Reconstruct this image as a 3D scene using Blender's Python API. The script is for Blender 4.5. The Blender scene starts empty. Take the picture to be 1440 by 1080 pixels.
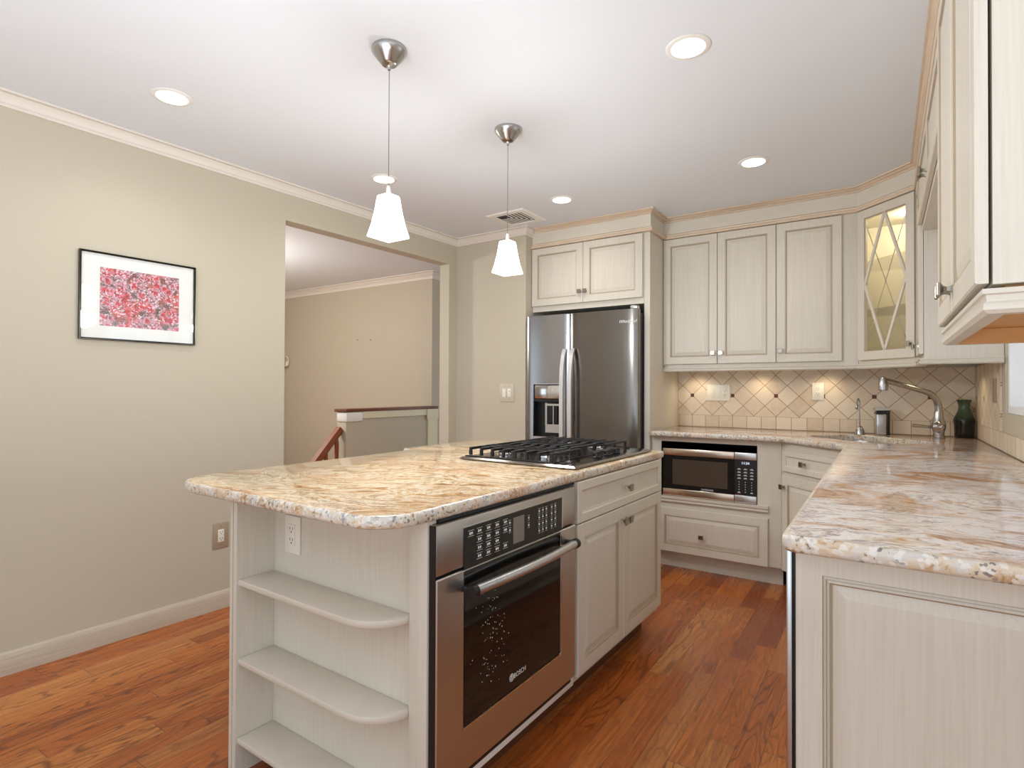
import bpy, bmesh, math, random
from mathutils import Vector, Matrix
random.seed(7)
S = bpy.context.scene
COL = S.collection
R = math.radians
CAM_H = 1.188
CZ = 2.412      # kitchen ceiling
CT = .914       # perimeter worktop
# ------------------------------------------------------------------ camera, world, exposure
cam_d = bpy.data.cameras.new('camera'); cam = bpy.data.objects.new('camera', cam_d); COL.objects.link(cam)
cam_d.sensor_width = 36; cam_d.sensor_fit = 'HORIZONTAL'; cam_d.lens = 790.79 / 1440 * 36
cam_d.clip_start = .02; cam_d.clip_end = 200
yaw, pit, rol = R(33.4668), R(.5338), R(.2185)
F = Vector((-math.sin(yaw) * math.cos(pit), math.cos(yaw) * math.cos(pit), math.sin(pit)))
Rt = Vector((math.cos(yaw), math.sin(yaw), 0)); Up = Rt.cross(F)
R2 = Rt * math.cos(rol) + Up * math.sin(rol); U2 = Up * math.cos(rol) - Rt * math.sin(rol)
m = Matrix((R2, U2, -F)).transposed().to_4x4(); m.translation = (0, 0, CAM_H)
cam.matrix_world = m
S.camera = cam
S.view_settings.view_transform = 'Standard'; S.view_settings.look = 'None'
S.view_settings.gamma = 1; S.view_settings.use_curve_mapping = False
S.view_settings.exposure = 0.0
w = bpy.data.worlds.new('world'); S.world = w; w.use_nodes = True
bg = w.node_tree.nodes['Background']; bg.inputs[0].default_value = (.83, .93, 1, 1); bg.inputs[1].default_value = 1.55

def lamp(name, kind, loc, energy, color=(1, .95, .88), size=.1, rot=(0, 0, 0), **kw):
    d = bpy.data.lights.new(name, kind); d.energy = energy; d.color = color
    if kind == 'AREA':
        d.size = size
        if 'shape' in kw: d.shape = kw['shape']
        if 'size_y' in kw: d.size_y = kw['size_y']
    elif kind == 'SPOT':
        d.shadow_soft_size = size; d.spot_size = kw.get('spot', R(120)); d.spot_blend = .8
    else: d.shadow_soft_size = size
    o = bpy.data.objects.new(name, d); COL.objects.link(o); o.location = loc; o.rotation_euler = rot
    return o

lamp('ceiling_fill', 'AREA', (-.6, -.9, .75), 84, (.82, .91, 1), 2.0, (R(180), 0, 0))  # added upward fill brightening the ceiling; no such lamp stands here
# ------------------------------------------------------------------ materials
def c(r, g, b):
    f = lambda v: (v / 255 / 12.92) if v <= 10.3 else ((v / 255 + .055) / 1.055) ** 2.4
    return (f(r), f(g), f(b), 1)

class Mat:
    def __init__(s, name, color=(.5, .5, .5, 1), rough=.5, metal=0, **kw):
        s.m = bpy.data.materials.new(name); s.m.use_nodes = True
        s.nt = s.m.node_tree; s.b = s.nt.nodes['Principled BSDF']; s.out = s.nt.nodes['Material Output']
        s.set('Base Color', color); s.set('Roughness', rough); s.set('Metallic', metal)
        for k, v in kw.items(): s.set(k.replace('_', ' '), v)
    def set(s, k, v):
        i = s.b.inputs[k]
        if isinstance(v, bpy.types.NodeSocket): s.nt.links.new(v, i)
        else: i.default_value = v
    def n(s, t, inp=None, out=0, **props):
        nd = s.nt.nodes.new(t)
        for k, v in props.items(): setattr(nd, k, v)
        for k, v in (inp or {}).items():
            i = nd.inputs[k]
            if isinstance(v, bpy.types.NodeSocket): s.nt.links.new(v, i)
            else: i.default_value = v
        return nd.outputs[out]
    def mt(s, op, a, b=0., cc=0.):
        return s.n('ShaderNodeMath', {0: a, 1: b, 2: cc}, operation=op)
    def pos(s): return s.n('ShaderNodeNewGeometry', out='Position')
    def objc(s): return s.n('ShaderNodeTexCoord', out='Object')
    def map(s, v, scale=(1, 1, 1), rot=(0, 0, 0), loc=(0, 0, 0)):
        return s.n('ShaderNodeMapping', {0: v, 1: loc, 2: rot, 3: scale})
    def noise(s, v, scale=1, detail=3, rough=.5, dist=0, out=0):
        return s.n('ShaderNodeTexNoise', {'Vector': v, 'Scale': scale, 'Detail': detail, 'Roughness': rough, 'Distortion': dist}, out=out)
    def ramp(s, f, stops, interp='LINEAR'):
        nd = s.nt.nodes.new('ShaderNodeValToRGB'); nd.color_ramp.interpolation = interp
        s.nt.links.new(f, nd.inputs[0]); e = nd.color_ramp.elements
        while len(e) < len(stops): e.new(.5)
        for k, (p, col) in enumerate(stops): e[k].position = p; e[k].color = col
        return nd.outputs[0]
    def mix(s, f, a, b, mode='MIX'):
        nd = s.nt.nodes.new('ShaderNodeMix'); nd.data_type = 'RGBA'; nd.blend_type = mode
        for k, v in ((0, f), (6, a), (7, b)):
            if isinstance(v, bpy.types.NodeSocket): s.nt.links.new(v, nd.inputs[k])
            else: nd.inputs[k].default_value = v
        return nd.outputs[2]
    def bump(s, h, strength=.2, dist=.002):
        s.set('Normal', s.n('ShaderNodeBump', {'Height': h, 'Strength': strength, 'Distance': dist}))
    def xyz(s, v):
        nd = s.nt.nodes.new('ShaderNodeSeparateXYZ'); s.nt.links.new(v, nd.inputs[0]); return nd.outputs
    def comb(s, x, y, z=0.): return s.n('ShaderNodeCombineXYZ', {0: x, 1: y, 2: z})

MT = {}
def simple(k, *a, **kw): MT[k] = Mat(k, *a, **kw).m

def build_cab(key, lo, hi, horiz=False):
    M = Mat(key, rough=.42)
    p = M.objc()
    sc = (3, 3, 120) if horiz else (120, 120, 3)
    a = M.noise(M.map(p, sc), 1.6, 5, .6)
    b = M.noise(M.map(p, (6, 6, .9) if not horiz else (.9, .9, 6)), 1, 2)
    f = M.mt('ADD', M.mt('MULTIPLY', a, .75), M.mt('MULTIPLY', b, .25))
    M.set('Base Color', M.ramp(f, [(.3, lo), (.62, hi)]))
    M.bump(a, .05, .0006)
    MT[key] = M.m
build_cab('cab', c(206, 197, 181), c(216, 208, 193))
build_cab('cab_h', c(206, 197, 181), c(216, 208, 193), True)
build_cab('crown_wood', c(205, 182, 156), c(224, 204, 180), True)
build_cab('base_wood', c(176, 160, 140), c(200, 186, 166), True)
simple('glaze', c(172, 155, 130), .5)
simple('tint_window', c(74, 62, 52), .12)
simple('cab_dark', c(20, 17, 14), .6)
simple('raw_wood', c(214, 158, 98), .5)
simple('inside_cab', c(232, 226, 206), .5)
simple('white_paint', c(236, 234, 226), .4)
simple('crown_paint', c(226, 217, 205), .45)
simple('yellow_paint', c(222, 214, 182), .45)
simple('ceiling_paint', c(226, 230, 234), .7)
simple('vinyl', c(245, 246, 248), .35)
simple('plate_ivory', c(235, 230, 216), .35)
simple('plate_beige', c(203, 191, 170), .45)
simple('plate_tan', c(168, 148, 126), .45)
simple('slot', c(40, 34, 28), .5)
simple('screw', c(120, 112, 100), .4, .6)
simple('black_plastic', c(18, 18, 19), .35)
simple('dark_grey', c(30, 30, 32), .5)  # appliance dark, also painted shade in two cabinet gaps
simple('black_glass', (.006, .006, .006, 1), .04)
simple('iron', (.012, .012, .013, 1), .38)
simple('chrome', (.75, .75, .76, 1), .12, 1.)
simple('nickel', c(180, 179, 177), .25, 1.)
simple('knob_metal', c(158, 150, 138), .3, 1.)
simple('print_white', c(225, 225, 222), .5)
simple('print_red', c(150, 40, 40), .5)
simple('mat_board', c(240, 240, 234), .6)
simple('frame_metal', c(70, 66, 60), .25, 1.)
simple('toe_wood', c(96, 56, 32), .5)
simple('rail_wood', c(134, 72, 38), .4)
simple('cap_wood', c(112, 62, 38), .4)
simple('grout_dark', c(60, 45, 36), .8)

M = Mat('wall_paint', rough=.62); p = M.pos()
M.set('Base Color', M.mix(M.noise(p, .8, 2), c(190, 180, 159), c(196, 187, 166)))
M.bump(M.noise(p, 260, 2), .05, .0008); MT['wall'] = M.m
M = Mat('hall_paint', rough=.6); p = M.pos()
M.set('Base Color', M.mix(M.noise(p, .8, 2), c(186, 174, 152), c(192, 181, 159))); MT['hall'] = M.m

# brushed stainless
def steel(key, col, rough=.3, stretch=(3, 3, 260)):
    M = Mat(key, col, rough, 1.)
    g = M.noise(M.map(M.objc(), stretch), 1.5, 4, .6)
    M.set('Roughness', M.n('ShaderNodeMapRange', {0: g, 1: .3, 2: .7, 3: rough - .03, 4: rough + .04}))
    M.set('Base Color', M.mix(g, col, tuple(v * .94 for v in col[:3]) + (1,)))
    MT[key] = M.m
steel('steel', c(206, 204, 200), .33)
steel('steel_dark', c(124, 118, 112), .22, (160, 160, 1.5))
steel('steel_cook', c(140, 132, 122), .14)
steel('steel_handle', c(232, 232, 234), .42)
steel('steel_bright', c(205, 206, 208), .3)
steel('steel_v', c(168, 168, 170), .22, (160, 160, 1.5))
steel('steel_warm', c(206, 188, 170), .25)

# oak plank floor, boards along Y
M = Mat('oak_floor', rough=.27)
X, Y, Z = M.xyz(M.pos())
pw = M.mt('DIVIDE', X, .083); row = M.mt('FLOOR', pw)
rr = M.n('ShaderNodeTexWhiteNoise', {'W': row}, noise_dimensions='1D')
yy = M.mt('ADD', M.mt('DIVIDE', Y, .85), M.mt('MULTIPLY', rr, 9.)); pl = M.mt('FLOOR', yy)
idn = M.n('ShaderNodeTexWhiteNoise', {'Vector': M.comb(row, pl, 3.)}, noise_dimensions='2D')
idc = M.n('ShaderNodeTexWhiteNoise', {'Vector': M.comb(row, pl, 3.)}, out=1, noise_dimensions='2D')
fx = M.mt('FRACT', pw); fy = M.mt('FRACT', yy)
gx = M.mt('LESS_THAN', M.mt('MINIMUM', fx, M.mt('SUBTRACT', 1., fx)), .011)
gy = M.mt('LESS_THAN', M.mt('MINIMUM', fy, M.mt('SUBTRACT', 1., fy)), .0014)
off = M.mt('MULTIPLY', idn, 53.)
gv = M.comb(M.mt('ADD', M.mt('MULTIPLY', X, 7.), off), M.mt('ADD', M.mt('MULTIPLY', Y, 1.15), off), off)
ring = M.noise(gv, 1.25, 2, .45, .35)
ringf = M.mt('PINGPONG', M.mt('MULTIPLY', ring, 15.), .5)
ringl = M.n('ShaderNodeMapRange', {0: ringf, 1: .0, 2: .2, 3: 1., 4: 0.})
fib = M.noise(M.comb(M.mt('MULTIPLY', X, 260.), M.mt('MULTIPLY', Y, 5.), off), 1, 3, .6)
broad = M.noise(M.comb(M.mt('MULTIPLY', X, 10.), M.mt('MULTIPLY', Y, 1.3), off), 1, 2)
base = M.ramp(idn, [(0, c(176, 92, 36)), (.25, c(200, 112, 46)), (.55, c(208, 122, 52)), (.8, c(226, 152, 80)), (.92, c(150, 74, 32)), (1, c(140, 66, 28))])
base = M.mix(M.mt('MULTIPLY', broad, .45), base, c(160, 80, 32))
base = M.mix(M.mt('MULTIPLY', ringl, M.mt('MULTIPLY', M.mt('POWER', M.mt('FRACT', M.mt('MULTIPLY', idn, 17.)), .5), .85)), base, c(92, 44, 16))
base = M.mix(M.n('ShaderNodeMapRange', {0: fib, 1: .36, 2: .68, 3: .0, 4: .62}), base, c(120, 56, 22))
base = M.mix(M.mt('MULTIPLY', M.mt('MAXIMUM', gx, gy), .8), base, c(58, 28, 14))
M.set('Base Color', base)
M.set('Roughness', M.n('ShaderNodeMapRange', {0: fib, 1: .2, 2: .8, 3: .22, 4: .34}))
M.bump(M.mt('SUBTRACT', fib, M.mt('MULTIPLY', M.mt('MAXIMUM', gx, gy), 2.)), .12, .0008)
MT['floor'] = M.m

# granite
def granite(key, rot, pal, patch, edge=False):
    M = Mat(key, rough=.3 if edge else .085)
    p = M.pos()
    wv = M.n('ShaderNodeVectorMath', {0: p, 1: M.n('ShaderNodeVectorMath', {0: M.noise(p, 2.2, 2, out=1), 1: (.34, .34, .34)}, operation='MULTIPLY')}, operation='ADD')
    if edge: q = M.map(wv, (9, 9, 9))
    else: q = M.map(M.map(wv, rot=(0, 0, rot)), (5.2, 13, 8) if 'island' in key else (6., 11, 8))
    a = M.noise(q, 1.5, 8, .7, .9)
    b = M.noise(M.map(M.map(wv, rot=(0, 0, rot), loc=(4, 2, 1)), (1.7, 3.4, 3)), 1.3, 5, .62, 1.1)
    col = M.ramp(a, pal)
    pm = M.n('ShaderNodeMapRange', {0: b, 1: patch[0], 2: patch[1], 3: 0., 4: patch[2]})
    gold = M.ramp(a, [(.3, c(128, 72, 32)), (.48, c(186, 124, 62)), (.62, c(214, 164, 104)), (.75, c(228, 196, 150))])
    col = M.mix(pm, col, gold)
    if not edge:
        vn = M.noise(M.map(M.map(wv, rot=(0, 0, rot), loc=(1, 7, 3)), (3.2, 9, 5)), 1.6, 6, .62, 1.2)
        vl = M.n('ShaderNodeMapRange', {0: M.mt('ABSOLUTE', M.mt('SUBTRACT', vn, .5)), 1: .0, 2: .018, 3: .8, 4: 0.})
        col = M.mix(M.mt('MULTIPLY', vl, M.n('ShaderNodeMapRange', {0: M.noise(p, 5, 2), 1: .42, 2: .6, 3: .1, 4: 1.})), col, c(96, 66, 44))
    v = M.n('ShaderNodeTexVoronoi', {'Vector': p, 'Scale': 190.}, out=1)
    vs = M.xyz(v)[0]
    sp = M.mt('MULTIPLY', M.mt('GREATER_THAN', vs, .86 if edge else .93), M.mt('GREATER_THAN', M.noise(p, 12 if edge else 6, 2), .5))
    col = M.mix(M.mt('MULTIPLY', sp, .75 if edge else .4), col, c(92, 84, 82))
    if edge:
        v2 = M.n('ShaderNodeTexVoronoi', {'Vector': p, 'Scale': 130.}, out=1)
        col = M.mix(M.n('ShaderNodeMapRange', {0: M.xyz(v2)[1], 1: .70, 2: .82, 3: 0., 4: .65}), col, c(228, 224, 217))
        col = M.mix(M.mt('MULTIPLY', M.mt('GREATER_THAN', M.noise(p, 40, 3, .6), .64), .6), col, c(120, 122, 128))
    M.set('Base Color', col); MT[key] = M.m
PI_ = [(.29, c(98, 66, 40)), (.38, c(160, 112, 64)), (.44, c(204, 166, 114)), (.495, c(230, 214, 186)), (.54, c(222, 202, 168)), (.58, c(172, 124, 72)), (.62, c(224, 204, 172)), (.68, c(158, 114, 70)), (.76, c(104, 84, 70))]
PK_ = [(.27, c(112, 76, 48)), (.36, c(180, 138, 98)), (.43, c(218, 200, 182)), (.5, c(236, 230, 226)), (.56, c(222, 212, 206)), (.595, c(170, 150, 142)), (.64, c(228, 218, 210)), (.7, c(190, 150, 108)), (.8, c(112, 90, 80))]
PE_ = [(.25, c(100, 70, 44)), (.37, c(176, 132, 82)), (.46, c(212, 194, 168)), (.56, c(204, 198, 190)), (.66, c(166, 138, 106)), (.8, c(110, 90, 72))]
granite('granite_island', R(-24), PI_, (.5, .68, .55))
granite('granite_island_edge', 0, PE_, (.52, .66, .8), True)
granite('granite_worktop', R(-8), PK_, (.50, .62, .85))
granite('granite_worktop_edge', 0, PE_, (.55, .66, .8), True)

# tumbled tile, diamonds over one square course. A = horizontal axis of the wall
def tile(key, axis, a0):
    M = Mat(key, rough=.55)
    p = M.pos(); xyz = M.xyz(p); h = M.mt('SUBTRACT', xyz[axis], a0); z = xyz[2]
    D = .1445
    zz = M.mt('SUBTRACT', z, 1.1480)
    u = M.mt('DIVIDE', M.mt('ADD', h, zz), D); v = M.mt('DIVIDE', M.mt('SUBTRACT', h, zz), D)
    def edge(t):
        f = M.mt('FRACT', t); return M.mt('MINIMUM', f, M.mt('SUBTRACT', 1., f))
    ed = M.mt('MULTIPLY', M.mt('MINIMUM', edge(u), edge(v)), D * .7071)
    iddi = M.comb(M.mt('FLOOR', u), M.mt('FLOOR', v), 1.)
    bu = M.mt('DIVIDE', h, D * 2 / 3); bz = M.mt('DIVIDE', M.mt('SUBTRACT', z, .914), .087)
    eb = M.mt('MINIMUM', M.mt('MULTIPLY', edge(bu), D * 2 / 3), M.mt('MULTIPLY', edge(bz), .087))
    idb = M.comb(M.mt('FLOOR', bu), M.mt('FLOOR', bz), 9.)
    low = M.mt('LESS_THAN', z, 1.001)
    e = M.n('ShaderNodeMix', {0: low, 2: ed, 3: eb})
    # accents: every other diamond vertex on the line z = 1.148
    k = M.mt('DIVIDE', h, D * 2); kf = M.mt('FRACT', M.mt('ADD', k, .5))
    ax = M.mt('MULTIPLY', M.mt('ABSOLUTE', M.mt('SUBTRACT', kf, .5)), D * 2)
    acc = M.mt('MULTIPLY', M.mt('LESS_THAN', ax, .0125), M.mt('LESS_THAN', M.mt('ABSOLUTE', zz), .0125))
    rnd = M.n('ShaderNodeTexWhiteNoise', {'Vector': M.n('ShaderNodeMix', {0: low, 4: iddi, 5: idb}, out=1, data_type='VECTOR')}, noise_dimensions='3D')
    t1 = M.ramp(rnd, [(0, c(204, 184, 158)), (.4, c(216, 198, 174)), (.7, c(226, 212, 192)), (1, c(210, 194, 172))])
    n1 = M.noise(p, 26, 5, .65)
    col = M.mix(M.n('ShaderNodeMapRange', {0: n1, 1: .35, 2: .7, 3: .0, 4: .5}), t1, c(226, 212, 192))
    col = M.mix(M.n('ShaderNodeMapRange', {0: M.noise(p, 70, 4, .7), 1: .62, 2: .8, 3: .0, 4: .4}), col, c(164, 138, 112))
    gm = M.n('ShaderNodeMapRange', {0: e, 1: .0012, 2: .0024, 3: 1., 4: 0.})
    col = M.mix(gm, col, c(158, 128, 100))
    col = M.mix(acc, col, c(92, 40, 26))
    M.set('Base Color', col)
    M.bump(M.mt('SUBTRACT', M.mt('MULTIPLY', n1, .3), M.mt('MULTIPLY', M.mt('MULTIPLY', gm, M.mt('SUBTRACT', 1., acc)), 1.)), .35, .002)
    MT[key] = M.m
tile('tile_back', 0, -1.2065 + .0)
tile('tile_right', 1, 4.219)

# print: red coral flowers with pale fringes
M = Mat('flower_print', rough=.35)
p = M.objc()
wv = M.n('ShaderNodeVectorMath', {0: p, 1: M.n('ShaderNodeVectorMath', {0: M.noise(p, 30, 3, out=1), 1: (.02, .02, .02)}, operation='MULTIPLY')}, operation='ADD')
d1 = M.n('ShaderNodeTexVoronoi', {'Vector': wv, 'Scale': 30.}); d2 = M.n('ShaderNodeTexVoronoi', {'Vector': p, 'Scale': 21.}, out=1)
n1 = M.noise(p, 210, 4, .75)
col = M.ramp(M.mt('ADD', d1, M.mt('MULTIPLY', M.mt('SUBTRACT', n1, .5), 1.5)), [(.0, c(206, 40, 42)), (.3, c(196, 44, 56)), (.42, c(212, 96, 116)), (.52, c(226, 190, 204)), (.62, c(190, 150, 160)), (.72, c(120, 84, 80)), (.9, c(80, 72, 56))])
col = M.mix(M.n('ShaderNodeMapRange', {0: M.noise(p, 9, 2), 1: .5, 2: .62, 3: 0., 4: .7}), col, M.ramp(n1, [(.3, c(206, 40, 44)), (.6, c(226, 84, 70)), (.75, c(232, 180, 180))]))
sv = M.n('ShaderNodeTexVoronoi', {'Vector': p, 'Scale': 170.}, out=1); sx3 = M.xyz(sv)
col = M.mix(M.mt('MULTIPLY', M.mt('GREATER_THAN', sx3[0], .76), M.mt('GREATER_THAN', M.noise(p, 22, 2), .46)), col, c(226, 206, 214))
col = M.mix(M.mt('MULTIPLY', M.mt('GREATER_THAN', sx3[1], .86), .8), col, c(112, 40, 40))
M.set('Base Color', col); MT['print'] = M.m

# vase glaze: green over black
M = Mat('vase_glaze', rough=.12)
z = M.xyz(M.objc())[2]
M.set('Base Color', M.ramp(M.mt('ADD', z, M.mt('MULTIPLY', M.noise(M.objc(), 40, 2), .02)), [(.11, (.008, .007, .006, 1)), (.135, (.028, .055, .032, 1)), (.2, (.055, .10, .055, 1)), (.235, (.03, .05, .03, 1))]))
MT['vase'] = M.m

def emis(key, col, st):
    m_ = bpy.data.materials.new(key); m_.use_nodes = True; nt = m_.node_tree
    e = nt.nodes.new('ShaderNodeEmission'); e.inputs[0].default_value = col; e.inputs[1].default_value = st
    nt.links.new(e.outputs[0], nt.nodes['Material Output'].inputs[0]); MT[key] = m_
emis('lamp_lens', (1, .97, .92, 1), 5)
emis('shade_glow', (1, .98, .95, 1), 4.5)
emis('display_glow', (.75, .85, 1, 1), 1.6)
def glass(key, tint=(1, 1, 1, 1), refl=.06):
    m_ = bpy.data.materials.new(key); m_.use_nodes = True; nt = m_.node_tree; N = nt.nodes
    t = N.new('ShaderNodeBsdfTransparent'); t.inputs[0].default_value = tint
    g = N.new('ShaderNodeBsdfGlossy'); g.inputs['Roughness'].default_value = .02
    lw = N.new('ShaderNodeLayerWeight'); lw.inputs[0].default_value = .5
    pw_ = N.new('ShaderNodeMath'); pw_.operation = 'POWER'; pw_.inputs[1].default_value = 4.
    ma = N.new('ShaderNodeMath'); ma.operation = 'MULTIPLY_ADD'; ma.inputs[1].default_value = .9; ma.inputs[2].default_value = .04
    nt.links.new(lw.outputs['Facing'], pw_.inputs[0]); nt.links.new(pw_.outputs[0], ma.inputs[0])
    mx = N.new('ShaderNodeMixShader')
    nt.links.new(ma.outputs[0], mx.inputs[0]); nt.links.new(t.outputs[0], mx.inputs[1]); nt.links.new(g.outputs[0], mx.inputs[2])
    nt.links.new(mx.outputs[0], N['Material Output'].inputs[0]); MT[key] = m_
glass('clear_glass'); glass('seeded_glass', (.95, .94, .9, 1))

# ------------------------------------------------------------------ mesh helpers
class B:
    def __init__(s): s.bm = bmesh.new()
    def face(s, vs, mi=0):
        try: f = s.bm.faces.new(vs); f.material_index = mi; return f
        except ValueError: return None
    def box(s, x0, x1, y0, y1, z0, z1, mi=0, bev=0, seg=2):
        x0, x1 = sorted((x0, x1)); y0, y1 = sorted((y0, y1)); z0, z1 = sorted((z0, z1))
        v = [s.bm.verts.new((x, y, z)) for z in (z0, z1) for x, y in ((x0, y0), (x1, y0), (x1, y1), (x0, y1))]
        fs = [s.face([v[i] for i in q], mi) for q in ((3, 2, 1, 0), (4, 5, 6, 7), (0, 1, 5, 4), (1, 2, 6, 5), (2, 3, 7, 6), (3, 0, 4, 7))]
        if bev:
            es = list({e for f in fs for e in f.edges})
            r = bmesh.ops.bevel(s.bm, geom=es, offset=bev, segments=seg, affect='EDGES', profile=.5)
            for f in r['faces']: f.material_index = mi
        return s
    def loft(s, rings, mi=0, cap=(True, True), closed=True, mis=None):
        rv = [[s.bm.verts.new(p) for p in r] for r in rings]
        n = len(rv[0])
        for k in range(len(rv) - 1):
            q = mis[k] if mis else mi
            for i in range(n if closed else n - 1):
                j = (i + 1) % n
                s.face([rv[k][i], rv[k][j], rv[k + 1][j], rv[k + 1][i]], q)
        if cap[0]: s.face(rv[0][::-1], mi if not mis else mis[0])
        if cap[1]: s.face(rv[-1], mi if not mis else mis[-1])
        return s
    def prism(s, pts, z0, z1, mi=0, axis='z'):
        f = {'z': lambda a, b, t: (a, b, t), 'y': lambda a, b, t: (a, t, b), 'x': lambda a, b, t: (t, a, b)}[axis]
        return s.loft([[f(a, b, z0) for a, b in pts], [f(a, b, z1) for a, b in pts]], mi)
    def lathe(s, prof, o=(0, 0, 0), seg=28, mi=0, axis='z', cap=(True, True)):
        rings = []
        for r, h in prof:
            ring = []
            for k in range(seg):
                a = 2 * math.pi * k / seg; x, y = max(r, 1e-5) * math.cos(a), max(r, 1e-5) * math.sin(a)
                q = {'z': (x, y, h), 'y': (x, h, -y), 'x': (h, x, y)}[axis]
                ring.append((q[0] + o[0], q[1] + o[1], q[2] + o[2]))
            rings.append(ring)
        return s.loft(rings, mi, cap)
    def tube(s, pts, r, seg=12, mi=0):
        pts = [Vector(p) for p in pts]; rr = r if isinstance(r, (list, tuple)) else [r] * len(pts)
        rings = []; up = None
        for i, p in enumerate(pts):
            t = (pts[min(i + 1, len(pts) - 1)] - pts[max(i - 1, 0)]).normalized()
            if up is None:
                up = Vector((0, 0, 1)) if abs(t.z) < .9 else Vector((1, 0, 0))
            a = t.cross(up).normalized(); b_ = a.cross(t).normalized(); up = b_
            rings.append([p + (a * math.cos(2 * math.pi * k / seg) + b_ * math.sin(2 * math.pi * k / seg)) * rr[i] for k in range(seg)])
        return s.loft(rings, mi)
    def sweep(s, path, prof, mi=0, mis=None):
        # room side is on the right of the path; prof = closed loop of (offset to the room side, z)
        n = len(path); P = [Vector(p) for p in path]; rings = []
        for i in range(n):
            d0 = (P[i] - P[i - 1]).normalized() if i else None
            d1 = (P[i + 1] - P[i]).normalized() if i < n - 1 else None
            if d0 is None: d0 = d1
            if d1 is None: d1 = d0
            n0 = Vector((d0.y, -d0.x)); n1 = Vector((d1.y, -d1.x)); mm = (n0 + n1).normalized(); k = 1 / max(.2, mm.dot(n0))
            rings.append([(P[i].x + mm.x * k * o, P[i].y + mm.y * k * o, z) for o, z in prof])
        return s.loft(rings, mi)
    def done(s, name, mats, parent=None, smooth=35, **props):
        bmesh.ops.recalc_face_normals(s.bm, faces=s.bm.faces)
        me = bpy.data.meshes.new(name); s.bm.to_mesh(me); s.bm.free()
        for k in (mats if isinstance(mats, (list, tuple)) else [mats]): me.materials.append(MT[k])
        if smooth:
            for f in me.polygons: f.use_smooth = True
            me.set_sharp_from_angle(angle=R(smooth))
        o = bpy.data.objects.new(name, me); COL.objects.link(o)
        if parent: o.parent = parent
        for k, v in props.items(): o[k] = v
        return o

def empty(name, label, cat, loc=(0, 0, 0), rz=0, group=None):
    o = bpy.data.objects.new(name, None); COL.objects.link(o); o.empty_display_size = .05
    o.location = loc; o.rotation_euler = (0, 0, R(rz)); o['label'] = label; o['category'] = cat
    if group: o['group'] = group
    return o
def tag(o, label, cat, group=None, loc=None, rz=0):
    o['label'] = label; o['category'] = cat
    if group: o['group'] = group
    if loc: o.location = loc; o.rotation_euler = (0, 0, R(rz))
    return o
def struct(b, name, mats, parent=None, **kw):
    o = b.done(name, mats, parent, **kw)
    if not parent: o['kind'] = 'structure'
    return o
def text(parent, name, body, size, loc, mat, rot=(90, 0, 0), ext=.0004, shear=0, sx=1, align='CENTER', **props):
    cu = bpy.data.curves.new(name, 'FONT'); cu.body = body; cu.size = size; cu.extrude = ext; cu.align_x = align; cu.shear = shear
    o = bpy.data.objects.new(name, cu); COL.objects.link(o)
    dg = bpy.context.evaluated_depsgraph_get(); me = bpy.data.meshes.new_from_object(o.evaluated_get(dg))
    bpy.data.objects.remove(o); me.materials.clear(); me.materials.append(MT[mat])
    o = bpy.data.objects.new(name, me); COL.objects.link(o); o.parent = parent
    o.location = loc; o.rotation_euler = tuple(R(a) for a in rot); o.scale = (sx, 1, 1)
    for k, v in props.items(): o[k] = v
    return o

def rect_ring(x0, z0, w, h, i, y): return [(x0 + i, y, z0 + i), (x0 + w - i, y, z0 + i), (x0 + w - i, y, z0 + h - i), (x0 + i, y, z0 + h - i)]
def knob(parent, x, y, z, name='knob'):
    b = B()
    prof = [(.0075, 0), (.0055, .004), (.0045, .010), (.0065, .016), (.012, .021), (.014, .0225), (.0145, .0235), (.0145, .0275), (.0125, .029)]
    b.loft([[(x - r, y - d, z - r), (x + r, y - d, z - r), (x + r, y - d, z + r), (x - r, y - d, z + r)] for r, d in prof])
    return b.done(name, 'knob_metal', parent, smooth=25)
def front(parent, x0, z0, w, h, name='door', yf=-.020, t=.018, fr=.05, kn=None, style='raised', mat='cab'):
    b = B()
    if style == 'raised':
        pr = [(0, t, 0), (0, .003, 0), (.003, 0, 0), (fr, 0, 0), (fr + .0015, .003, 1), (fr + .005, .0005, 0), (fr + .0065, .0045, 1), (fr + .010, .0075, 1), (fr + .034, .0022, 0)]
    else:
        pr = [(0, t, 0), (0, .003, 0), (.003, 0, 0), (fr, 0, 0), (fr + .004, .004, 0), (fr + .005, .006, 1), (fr + .011, .0075, 0)]
    rings = [rect_ring(x0, z0, w, h, i, yf + d) for i, d, _ in pr]
    b.loft(rings, mis=[q[2] for q in pr[1:]])
    o = b.done(name, [mat, 'glaze'], parent, smooth=0)
    if kn: knob(o, kn[0], yf, kn[1])
    return o

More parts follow.
